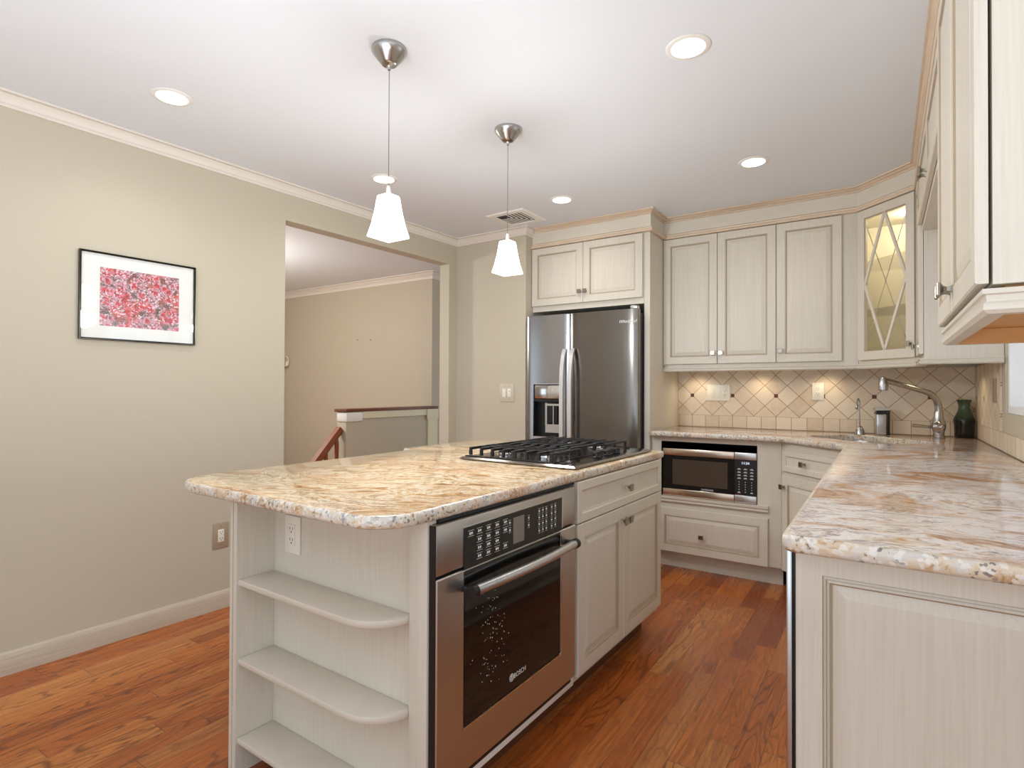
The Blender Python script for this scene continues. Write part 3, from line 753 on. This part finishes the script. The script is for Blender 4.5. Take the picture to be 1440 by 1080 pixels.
for r_ in (.0105, .0062):
    rg = []
    for k in range(25):
        a = 2 * math.pi * k / 24
        rg.append([(.318 + (r_ + dd) * math.cos(a), yf - .0004 + yy2, .325 + (r_ + dd) * math.sin(a)) for dd, yy2 in ((-.0011, 0), (.0011, 0), (.0011, -.0004), (-.0011, -.0004))])
    b.loft(rg, cap=(False, False))
b.box(.3168, .3192, yf - .0008, yf - .0004, .318, .332); b.done('emblem', 'print_white', gl, smooth=0)
b = B()
for k in range(90):
    cxs, czs = random.choice(((.215, .60), (.225, .52), (.24, .42), (.19, .40), (.235, .47)))
    x, z, r_ = random.gauss(cxs, .03), random.gauss(czs, .035), random.uniform(.0005, .0015)
    b.loft([[(x + r_ * math.cos(R(60 * q)), yf + .0004 - d_, z + 1.5 * r_ * math.sin(R(60 * q))) for q in range(6)] for d_ in (0, .0003)])
b.done('water_spots', 'print_white', gl, smooth=0, kind='stuff', label='dried water spots on the glass')
b = B(); b.box(.0, .69, yf + .004, -.0005, OZ0, OZ0 + .010); b.done('vent', 'black_plastic', t)

# --- gas cooktop, lying on the island top
CO = (-.012, .790)
t = empty('gas_cooktop', 'stainless gas cooktop with black cast grates and knobs on the island', 'cooktop', isl(-.575, .785, .8862), IA)
cw, cd = .560, .775     # width across the island, length along it
b = B()
rings = [[(i, i, z), (cw - i, i, z), (cw - i, cd - i, z), (i, cd - i, z)] for i, z in ((.012, .0), (.0, .003), (.0, .007), (.010, .013), (.020, .0145))]
b.loft(rings); b.done('base', 'steel_cook', t, smooth=20)
b = B(); b.box(.030, .445, .022, cd - .022, .0148, .0165); b.done('pan', 'steel_dark', t)
for ya, yb2 in ((.0135, .022), (cd - .022, cd - .0135)):
    b = B(); b.box(.020, .455, ya, yb2, .0148, .0190); b.done('seal', 'iron', t)
def burner(x, y, r):
    b = B(); b.lathe([(r, .0168), (r, .022), (r * .86, .027), (r * .86, .028)], (x, y, 0), 20, 0); bn = b.done('burner', 'chrome', t)
    b = B(); b.lathe([(r * .8, .0282), (r * .8, .032), (r * .72, .035), (.0, .0355)], (x, y, 0), 20); b.done('burner_cap', 'iron', bn)
for x, y, r in ((.135, .145, .034), (.335, .145, .030), (.235, cd / 2, .048), (.135, cd - .145, .034), (.335, cd - .145, .042)): burner(x, y, r)
def grate(y0, y1, x0, x1):
    b = B(); zt2 = .053; wb = .0055
    nx = 8
    for k in range(nx):
        x = x0 + .006 + (x1 - x0 - .012) * k / (nx - 1)
        full = k in (0, nx - 1)
        ym = (y0 + y1) / 2
        segs = ((y0, y1),) if full else ((y0, ym - .042), (ym + .042, y1))
        if not full and (k in (2, 3, 4, 5)):
            pass
        elif not full: segs = ((y0, y1),)
        for a, e in segs: b.box(x - wb, x + wb, a, e, zt2 - .011, zt2, bev=.0015, seg=1)
        for yy2 in (y0, y1 - .011): b.box(x - wb, x + wb, yy2, yy2 + .011, .0195, zt2 - .011)
    for yy2 in (y0 + .0, y1 - .010): pass
    ym = (y0 + y1) / 2
    b.box(x0, x1, ym - .05, ym - .041, zt2 - .010, zt2 - .001); b.box(x0, x1, ym + .041, ym + .05, zt2 - .010, zt2 - .001)
    b.box(x0 + .02, x1 - .02, ym - .004, ym + .004, zt2 - .010, zt2 - .001)
    return b.done('grate', 'iron', t, smooth=0)
L3 = (cd - .05) / 3
grate(.026, .026 + L3 - .004, .030, .445); grate(.026 + L3, .026 + 2 * L3 - .004, .030, .400); grate(.026 + 2 * L3, .026 + 3 * L3 - .004, .030, .445)
for y, x in ((.300, .500), (.345, .488), (.405, .500), (.455, .488), (.500, .500))[:5]:
    b = B(); b.lathe([(.0175, .0148), (.0185, .018), (.016, .020), (.0150, .034), (.0165, .036), (.0150, .0395), (0, .040)], (x, y, 0), 20); b.done('knob', 'black_plastic', t)

# ================================================================== REFRIGERATOR
FRX, FRW, FY = -2.222, .866, 3.54
t = empty('refrigerator', 'stainless side-by-side refrigerator with ice and water dispenser', 'refrigerator', (FRX, FY, 0))
b = B(); b.box(.006, FRW - .006, .075, .735, .0, 1.705); b.done('body', 'dark_grey', t)
zt3 = 1.726; gap = .367
def bow_door(x0, x1, name, mat, cut=None):
    b = B(); n_ = 28; bm = b.bm
    def yfr(x): s_ = (x - x0) / (x1 - x0); return -.0 + 0.012 * (abs(2 * s_ - 1)) ** 12 + .005 * (2 * s_ - 1) ** 2
    xs = [x0 + (x1 - x0) * k / n_ for k in range(n_ + 1)]
    if cut is None: zs = [.06, zt3]
    else: zs = [.06, cut[2], cut[3], zt3]; xs = sorted(set(xs + [cut[0], cut[1]]))
    V = [[bm.verts.new((x, yfr(x), z)) for x in xs] for z in zs]
    Wb = [[bm.verts.new((x, .066, z)) for x in xs] for z in (zs[0], zs[-1])]
    for j in range(len(zs) - 1):
        for i in range(len(xs) - 1):
            if cut and j == 1 and xs[i] >= cut[0] - 1e-6 and xs[i + 1] <= cut[1] + 1e-6: continue
            b.face([V[j][i], V[j][i + 1], V[j + 1][i + 1], V[j + 1][i]])
    for i in range(len(xs) - 1):
        b.face([V[0][i], V[0][i + 1], Wb[0][i + 1], Wb[0][i]]); b.face([V[-1][i], V[-1][i + 1], Wb[1][i + 1], Wb[1][i]])
        b.face([Wb[0][i], Wb[0][i + 1], Wb[1][i + 1], Wb[1][i]])
    for e in (0, -1): b.face([V[j][e] for j in range(len(zs))] + [Wb[1][e], Wb[0][e]])
    if cut:
        ii = [k for k, x in enumerate(xs) if cut[0] - 1e-6 <= x <= cut[1] + 1e-6]
        bk = [[bm.verts.new((xs[k], .058, z)) for k in ii] for z in (cut[2], cut[3])]
        for q in range(len(ii) - 1):
            k = ii[q]
            b.face([V[1][k], V[1][k + 1], bk[0][q + 1], bk[0][q]], 1); b.face([V[2][k], V[2][k + 1], bk[1][q + 1], bk[1][q]], 1)
            b.face([bk[0][q], bk[0][q + 1], bk[1][q + 1], bk[1][q]], 1)
        for q, k in ((0, ii[0]), (-1, ii[-1])): b.face([V[1][k], V[2][k], bk[1][q], bk[0][q]], 1)
    return b.done(name, [mat, 'black_plastic'], t, smooth=30)
CX0, CX1, CZ0, CZ1 = .072, .320, .845, 1.224
fd = bow_door(.0, gap - .003, 'door', 'steel_v', (CX0, CX1, CZ0, CZ1))  # lighter steel base paints in the hall opening's bright reflection
gd = bow_door(gap + .003, FRW, 'door', 'steel_dark')  # darker copy of the door steel, its dim reflection put into the colour
for o_, x in ((fd, gap - .030), (gd, gap + .034)):
    b = B(); n_ = 20; rg = []
    for k in range(n_ + 1):
        s_ = k / n_; z = .62 + (1.475 - .62) * s_; y = -.012 - .052 * (1 - (2 * s_ - 1) ** 4) ** .8
        rg.append([(x - .017, y + .004, z), (x - .014, y - .006, z), (x + .014, y - .006, z), (x + .017, y + .004, z), (x + .014, y + .012, z), (x - .014, y + .012, z)])
    b.loft(rg); b.done('handle', 'steel_handle', o_, smooth=20)
# dispenser
b = B(); b.box(CX0 + .004, CX1 - .004, .004, .050, CZ1 - .105, CZ1 - .004, bev=.008); dsp = b.done('dispenser', 'chrome', fd, label='mirror-finish dispenser head')
b = B(); b.box(CX0 + .004, CX1 - .004, .002, .052, CZ1 - .125, CZ1 - .106); b.box(.175, .255, .030, .056, CZ0 + .10, CZ1 - .13); b.done('dispenser_chute', 'black_plastic', dsp)
b = B(); b.box(.160, .175, .02, .040, CZ0 + .08, CZ1 - .135); b.box(.225, .232, .018, .028, CZ0 + .08, CZ1 - .14); b.box(.165, CX1 - .01, .014, .03, CZ0 + .03, CZ0 + .09); b.box(.165, CX1 - .01, .014, .03, CZ1 - .155, CZ1 - .14); b.done('dispenser_paddle', 'steel', dsp)
b = B()
ring_pts = [(CX0 - .006, CZ0 - .006), (CX1 + .006, CZ0 - .006), (CX1 + .006, CZ1 + .006), (CX0 - .006, CZ1 + .006)]
b.box(CX0 - .008, CX1 + .006, -.004, .012, CZ0 - .012, CZ0 - .001); b.box(CX0 - .008, CX1 + .006, -.004, .012, CZ1 + .001, CZ1 + .007); b.box(CX0 - .008, CX0 - .001, -.004, .014, CZ0 - .001, CZ1 + .001)
b.done('dispenser_surround', 'steel_bright', fd)
text(gd, 'logo', 'Whirlpool', .030, (.800, .0025, 1.634), 'print_white', ext=.0012, shear=.25, label='script badge')
b = B(); b.box(FRW - .05, FRW - .002, .01, .06, zt3 + .0005, zt3 + .022, bev=.004); b.done('hinge', 'steel', t)

# ================================================================== MICROWAVE
t = empty('microwave', 'stainless and black microwave in the cabinet niche', 'microwave', (-1.2365, BY, .471))
MW, MH = .585, .3155
b = B(); b.box(.004, MW - .004, .02, .42, .004, MH); b.done('body', 'black_plastic', t)
fz0, fz1 = .015, MH + .016
md = .455
b = B(); b.box(0, md, -.004, .019, fz0 + .048, fz1 - .048); d_ = b.done('door', 'black_glass', t)
for za, zb in ((fz1 - .0475, fz1 - .003), (fz0, fz0 + .0475)):
    b = B(); b.box(0, md, -.010, .018, za, zb, bev=.003); b.done('door_trim', 'steel_warm', d_)
b = B(); b.box(.065, .415, -.0055, -.0042, fz0 + .077, fz1 - .073); b.done('window', 'tint_window', d_, label='brown tinted window')
b = B(); b.box(md + .001, MW, -.003, .019, fz0 + .048, fz1 - .048); pn = b.done('control_panel', 'black_plastic', t)
for za, zb in ((fz1 - .0475, fz1 - .003), (fz0, fz0 + .0475)):
    b = B(); b.box(md + .001, MW, -.009, .018, za, zb, bev=.003); b.done('panel_trim', 'steel', pn)
b = B(); b.box(.490, .550, -.0042, -.0031, .2505, .2765); b.done('display', 'dark_grey', pn)
text(pn, 'clock', '11:24', .021, (.520, -.0046, .2565), 'display_glow', ext=.0002)
b = B()
for r_ in range(4):
    for x in (.483, .520, .557): b.box(x - .010, x + .010, -.0036, -.0031, .222 - .019 * r_, .2255 - .019 * r_); b.box(x - .006, x + .007, -.0036, -.0031, .2275 - .019 * r_, .2295 - .019 * r_)
for r_ in range(5):
    for x in (.483, .520, .557): b.box(x - .002, x + .002, -.0036, -.0031, .143 - .0155 * r_, .148 - .0155 * r_)
for x in (.483, .557): b.box(x - .008, x + .008, -.0036, -.0031, .078, .082)
b.done('keypad_lettering', 'print_white', pn, smooth=0)
b = B(); b.box(.470, .496, -.0036, -.0031, .066, .069); b.done('stop_key', 'print_red', pn)
text(d_, 'logo', 'SAMSUNG', .0165, (.290, -.0046, fz0 + .0535), 'print_white', ext=.0002)

# ================================================================== FAUCET, TAP, DISPENSER, VASE
fb = (.262, 4.034); fd_ = Vector((-.78, -.62, 0)).normalized()
t = empty('kitchen_faucet', 'brushed nickel pull-out faucet with side lever behind the corner sink', 'faucet', (fb[0], fb[1], CT + .0005), math.degrees(math.atan2(fd_.y, fd_.x)))
b = B(); b.lathe([(.031, 0), (.031, .004), (.027, .008), (.026, .035), (.030, .050), (.034, .068), (.034, .085), (.028, .105), (.023, .125), (.0215, .150), (.021, .155)], (0, 0, 0), 24); b.done('body', 'nickel', t)
b = B()
sp_ = [(0, 0, .150)] + [(.0 + .0, 0, .17), (.004, 0, .195), (.014, 0, .220), (.032, 0, .243), (.058, 0, .260), (.090, 0, .271), (.150, 0, .287), (.200, 0, .300), (.250, 0, .313), (.300, 0, .3255), (.330, 0, .331)]
b.tube(sp_, [.0185, .0185, .018, .0175, .017, .0165, .016, .0155, .0155, .015, .015, .015], 16); b.done('spout', 'nickel', t)
b = B(); b.lathe([(.020, -.062), (.0235, -.058), (.0235, -.030), (.0215, -.006), (.019, .004), (.014, .012), (.004, .016)], (.338, 0, .336), 20); b.done('spray_head', 'nickel', t)
b = B(); b.lathe([(.010, .0), (.026, .006), (.033, .022), (.026, .040), (.012, .048), (.010, .052)], (.020, .0, .068), 20, axis='y')
hd = b.done('handle_hub', 'nickel', t)
b = B(); b.tube([(.028, .0, .066), (.080, -.0, .069), (.135, -.0, .074), (.165, -.0, .076)], [.010, .0085, .010, .0095], 12); b.done('lever', 'nickel', hd)
t = empty('filter_tap', 'slim gooseneck filtered-water tap left of the soap dispenser', 'tap', (-.125, 4.118, CT + .0005), -120)
b = B(); b.lathe([(.028, 0), (.0275, .010), (.021, .034), (.013, .050), (.009, .054)], (0, 0, 0), 20); b.done('base', 'nickel', t)
b = B(); b.tube([(0, 0, .05), (0, 0, .16), (.0, 0, .195), (.004, 0, .212), (.014, 0, .222), (.024, 0, .215), (.028, 0, .200), (.030, 0, .182)], [.0042] * 8, 10); b.done('spout', 'nickel', t)
b = B(); b.lathe([(.0055, -.012), (.0085, -.004), (.0075, .012), (.004, .020)], (.030, 0, .168), 12); b.done('tip', 'nickel', t)
b = B(); b.tube([(-.004, -.004, .058), (-.012, -.012, .095)], [.004, .003], 8); b.done('lever', 'nickel', t)
t = empty('soap_dispenser', 'stainless and black automatic soap dispenser on the worktop', 'dispenser', (-.012, 4.19, CT + .0005), 12)
b = B(); b.box(-.032, .020, -.034, .030, .0, .128, bev=.006); b.done('body', 'steel_bright', t)
b = B(); b.box(.0205, .040, -.026, .028, .0, .165, bev=.004); b.box(-.034, .0200, -.0345, .030, .1285, .136); b.done('back_housing', 'black_plastic', t)
b = B(); b.prism([(-.038, .150), (.036, .152), (.040, .160), (.036, .168), (-.034, .168), (-.040, .162)], -.032, .030, axis='y'); b.done('head', 'steel', t)
b = B(); b.box(-.030, .020, -.028, .026, .1365, .1495); b.done('nozzle', 'black_plastic', t)
b = B(); pv = [(.043, 0), (.046, .004), (.047, .030), (.049, .075), (.0525, .100), (.050, .112), (.040, .134), (.030, .158), (.0265, .180), (.029, .200), (.035, .216), (.0375, .221), (.034, .222), (.025, .203), (.022, .180), (.03, .13), (.03, .02), (0, .015)]
b.lathe(pv, (0, 0, 0), 32, cap=(True, True)); o = b.done('vase', 'vase')
tag(o, 'small green and black glazed vase in the tiled corner', 'vase', loc=(.392, 4.205, CT + .0005))

# ================================================================== WALL PLATES
def plate(name, label, cat, loc, rz, w2, h2, gangs, mat='plate_ivory', insert='plate_ivory'):
    t = empty(name, label, cat, loc, rz)
    b = B(); b.box(-w2 / 2, w2 / 2, -.006, -.0006, -h2 / 2, h2 / 2, bev=.0022); b.done('plate', mat, t)
    n_ = len(gangs); pit_ = .046
    for k, g in enumerate(gangs):
        x = (k - (n_ - 1) / 2) * pit_
        if g == 'o':
            b = B(); b.box(x - .0165, x + .0165, -.0085, -.0062, -.0335, .0335, bev=.001); rc = b.done('receptacle', insert, t)
            b = B()
            for zc in (.017, -.017):
                for dx in (-.0065, .0065): b.box(x + dx - .0011, x + dx + .0011, -.0089, -.0086, zc - .001, zc + .0075)
                b.lathe([(.0026, -.0089), (.0026, -.0086)], (x, 0, zc - .0075), 10, axis='y')
            b.done('slots', 'slot', rc)
        elif g == 's':
            b = B(); b.loft([rect_ring(x - .0155, -.0325, .031, .065, i, y) for i, y in ((0, -.0062), (0, -.0088), (.002, -.0095))]); b.done('rocker', insert, t)
        else:
            b = B(); b.box(x - .0155, x + .0155, -.0085, -.0062, -.0325, .0325, bev=.001); rc = b.done('dimmer', insert, t)
            b = B(); b.box(x + .002, x + .006, -.0095, -.0086, .010, .016); b.done('slider', 'slot', rc)
    if mat != 'plate_ivory':
        for k in range(n_):
            for zc in (h2 * .36, -h2 * .36):
                b = B(); b.lathe([(.0028, -.0064), (.0028, -.0061)], ((k - (n_ - 1) / 2) * pit_, 0, zc), 10, axis='y'); b.done('screw', 'screw', t)
    return t
l_ = lw(0, -2.328, .3925)
plate('outlet', 'tan wall outlet on the left wall, low behind the island corner', 'outlet', l_, LA + 90, .083, .137, 'o', 'plate_tan')
plate('outlet', 'ivory outlet on the island end above the open shelves', 'outlet', isl(-.590, -.0046, .728), IA, .078, .118, 'o')
plate('light_switch', 'beige double switch plate on the wall left of the refrigerator', 'switch', (-2.409, YP, 1.160), 0, .128, .137, 'sd', 'plate_beige')
plate('light_switch', 'wide plate with two switches and an outlet on the tiles above the microwave', 'switch', (-1.016, YW - .008, 1.168), 0, .164, .118, 'sso')
plate('outlet', 'ivory outlet on the tiles between the microwave and the sink', 'outlet', (-.369, YW - .008, 1.181), 0, .072, .116, 'o')
plate('wall_plate', 'tan plate seen edge-on on the tiled window wall', 'wall plate', (XR - .008, 3.565, 1.190), -90, .075, .120, 's', 'plate_tan', 'plate_tan')

# ================================================================== PICTURE
t = empty('framed_picture', 'framed print of red flowers with a wide white mat on the left wall', 'picture', lw(0, -2.724, 1.611), LA + 90)
pw_, ph_ = .500, .405
b = B()
b.loft([rect_ring(-pw_ / 2, -ph_ / 2, pw_, ph_, i, y) for i, y in ((.009, -.0008), (0, -.0008), (0, -.017), (.0012, -.019), (.0034, -.019), (.0046, -.017), (.006, -.019), (.0075, -.017), (.009, -.010))], cap=(False, False)); b.done('frame', 'frame_metal', t, smooth=20)
b = B(); b.box(-pw_ / 2 + .0085, pw_ / 2 - .0085, -.007, -.001, -ph_ / 2 + .0085, ph_ / 2 - .0085); b.done('mat', 'mat_board', t)
b = B(); b.box(-.169, .172, -.0076, -.0071, -.1355, .1345); b.done('print', 'print', t)
b = B(); b.box(-pw_ / 2 + .0085, pw_ / 2 - .0085, -.0125, -.0105, -ph_ / 2 + .0085, ph_ / 2 - .0085); b.done('glazing', 'clear_glass', t)

# ================================================================== CEILING FIXTURES
def pendant(label, x, y):
    t = empty('pendant_light', label, 'pendant light', (x, y, CZ), group='pendant lights over the island')
    b = B(); b.lathe([(.0625, -.0005), (.0635, -.008), (.061, -.015), (.050, -.030), (.030, -.054), (.026, -.058), (.022, -.060)], (0, 0, 0), 36); b.done('canopy', 'nickel', t)
    b = B(); b.lathe([(.022, -.0602), (.010, -.064), (.006, -.070), (.0055, -.076)], (0, 0, 0), 18); b.done('cord_grip', 'nickel', t)
    b = B(); b.tube([(0, 0, -.074), (0, 0, -.497)], .0013, 8); b.done('cord', 'screw', t)
    b = B(); b.lathe([(.004, -.494), (.0075, -.500), (.0085, -.520), (.012, -.527)], (0, 0, 0), 14); b.done('socket', 'plate_ivory', t)
    b = B(); q = [(.012, -.5275), (.026, -.530), (.0285, -.535), (.0315, -.560), (.0360, -.595), (.0430, -.635), (.0530, -.678), (.0520, -.681), (.049, -.681)]
    b.loft([[(-r, -r, z), (r, -r, z), (r, r, z), (-r, r, z)] for r, z in q], cap=(True, True)); b.done('shade', 'shade_glow', t, smooth=0, label='white glowing flared glass shade')
    lamp('pendant_lamp', 'POINT', (x, y, CZ - .76), 17, (.92, .96, 1), .06)
    return t
pendant('nearer pendant light with square glass shade over the island', -1.484, 1.435)
pendant('farther pendant light with square glass shade near the cooktop', -1.472, 2.184)
LT = [(-2.495, 1.173, 'recessed downlight nearest the left wall and the picture'), (-.58, 2.01, 'recessed downlight nearest the camera, near the window cabinets'),
      (-.58, 3.217, 'recessed downlight before the corner glass cabinet'), (-1.729, 3.189, 'recessed downlight in front of the refrigerator, beside the vent'), (-2.429, 2.312, 'recessed downlight behind the nearer pendant, before the hall opening')]
for x, y, lab in LT:
    t = empty('recessed_light', lab, 'ceiling light', (x, y, CZ), group='recessed ceiling lights')
    b = B(); b.lathe([(.058, -.0045), (.074, -.0045), (.078, -.002), (.078, -.0005)], (0, 0, 0), 40, cap=(False, True)); b.done('trim_ring', 'white_paint', t)
    b = B(); b.lathe([(.0001, -.0058), (.0585, -.0052), (.0585, -.0046)], (0, 0, 0), 40); b.done('lens', 'lamp_lens', t)
    lamp('downlight_lamp', 'SPOT', (x, y, CZ - .03), 11, (1, .985, .96), .12, spot=R(160))
t = empty('ceiling_vent', 'square white ceiling air vent between the pendant and the refrigerator', 'vent', (-2.185, 3.350, CZ))
b = B()
fo = .158; fi = .108
b.loft([[(-r, -r, z), (r, -r, z), (r, r, z), (-r, r, z)] for r, z in ((fo, -.0005), (fo, -.003), (fo - .008, -.009), (fi + .006, -.011), (fi, -.009), (fi, -.002))], cap=(False, False)); b.done('frame', 'white_paint', t, smooth=0)
b = B(); b.box(-fi, fi, -fi, fi, -.002, -.0008); b.done('backing', 'cab_dark', t)
b = B()
for k in range(5):
    r0 = fi - .016 - k * .026
    b.prism([(-fi + .004, r0), (r0, r0), (r0, -fi + .004), (r0 - .011, -fi + .004), (r0 - .011, r0 - .011), (-fi + .004, r0 - .011)], -.0042, -.0034)
b.done('slat', 'white_paint', t, smooth=0)

# ================================================================== HALL THINGS
t = empty('stair_railing', 'brown wooden stair railing descending behind the half wall', 'railing', (HX - .06, 3.24, 0))
b = B()
d0, d1 = Vector((0, -.01, .84)), Vector((0, -.62, .20))
sl = (d1 - d0).normalized(); nn = Vector((0, -sl.z, sl.y)) * .03
pts = []
rg = []
for p_ in (d0, d1): rg.append([(sx2, p_.y + nn.y * k, p_.z + nn.z * k) for sx2, k in ((-.028, -1), (.028, -1), (.032, .4), (.02, 1), (-.02, 1), (-.032, .4))])
b.loft(rg); b.done('handrail', 'rail_wood', t, smooth=20)
for y in (-.045, -.155, -.265, -.375, -.485):
    zt4 = .84 + (y + .01) * (.64 / .61) - .045
    b = B(); b.lathe([(.014, -.0), (.014, max(.02, zt4 - .30)), (.018, max(.03, zt4 - .26)), (.0125, max(.04, zt4 - .22)), (.018, max(.06, zt4 - .12)), (.019, max(.07, zt4 - .05)), (.014, zt4)], (0, y, 0), 12); b.done('baluster', 'rail_wood', t)
for x, z in ((-5.044, 1.749), (-4.832, 1.740)):
    b = B(); b.lathe([(.005, -.018), (.005, -.016), (.0022, -.016), (.0022, -.0005)], (0, 0, 0), 8, axis='y'); o = b.done('nail', 'slot')
    tag(o, 'small nail in the hall wall, ' + ('nearer the stair side' if x < -4.9 else 'nearer the dark wall corner'), 'nail', 'nails in the hall wall', loc=(x, HY, z))
t = empty('wall_fixture', 'small pale curled fixture on the hall wall, mostly hidden by the opening edge', 'wall fixture', (-6.365, HY, 1.505), 0)
b = B(); b.lathe([(.035, -.006), (.030, -.0005)], (0, 0, 0), 16, axis='y'); b.done('backplate', 'plate_ivory', t)
b = B(); b.tube([(.0 + .06 * math.cos(a), -.03, .03 + .06 * math.sin(a)) for a in [R(-100 + 20 * k) for k in range(12)]], .005, 8); b.done('scroll', 'plate_ivory', t)
b = B(); b.lathe([(.010, -.05), (.05, -.036), (.052, -.030)], (0, -.05, 0), 16); b.done('cup', 'plate_ivory', t)

# ================================================================== CABINET LAMPS, ADDED HALL FILL
for x in (-1.15, -.72, -.32):
    lamp('under_cabinet_lamp', 'SPOT', (x, 4.20, 1.335), 2.2, (1, .82, .55), .04, spot=R(140))
lamp('under_cabinet_lamp', 'SPOT', (.30, 3.95, 1.335), 1.6, (1, .78, .48), .02, spot=R(140))
lamp('cabinet_lamp', 'POINT', (.14, 4.02, 2.20), 3.2, (1, .92, .76), .02)
lamp('hall_fill', 'POINT', (-4.9, 2.4, 1.9), 70, (1, .97, .92), .1)  # added light without a fixture, brightens the hall
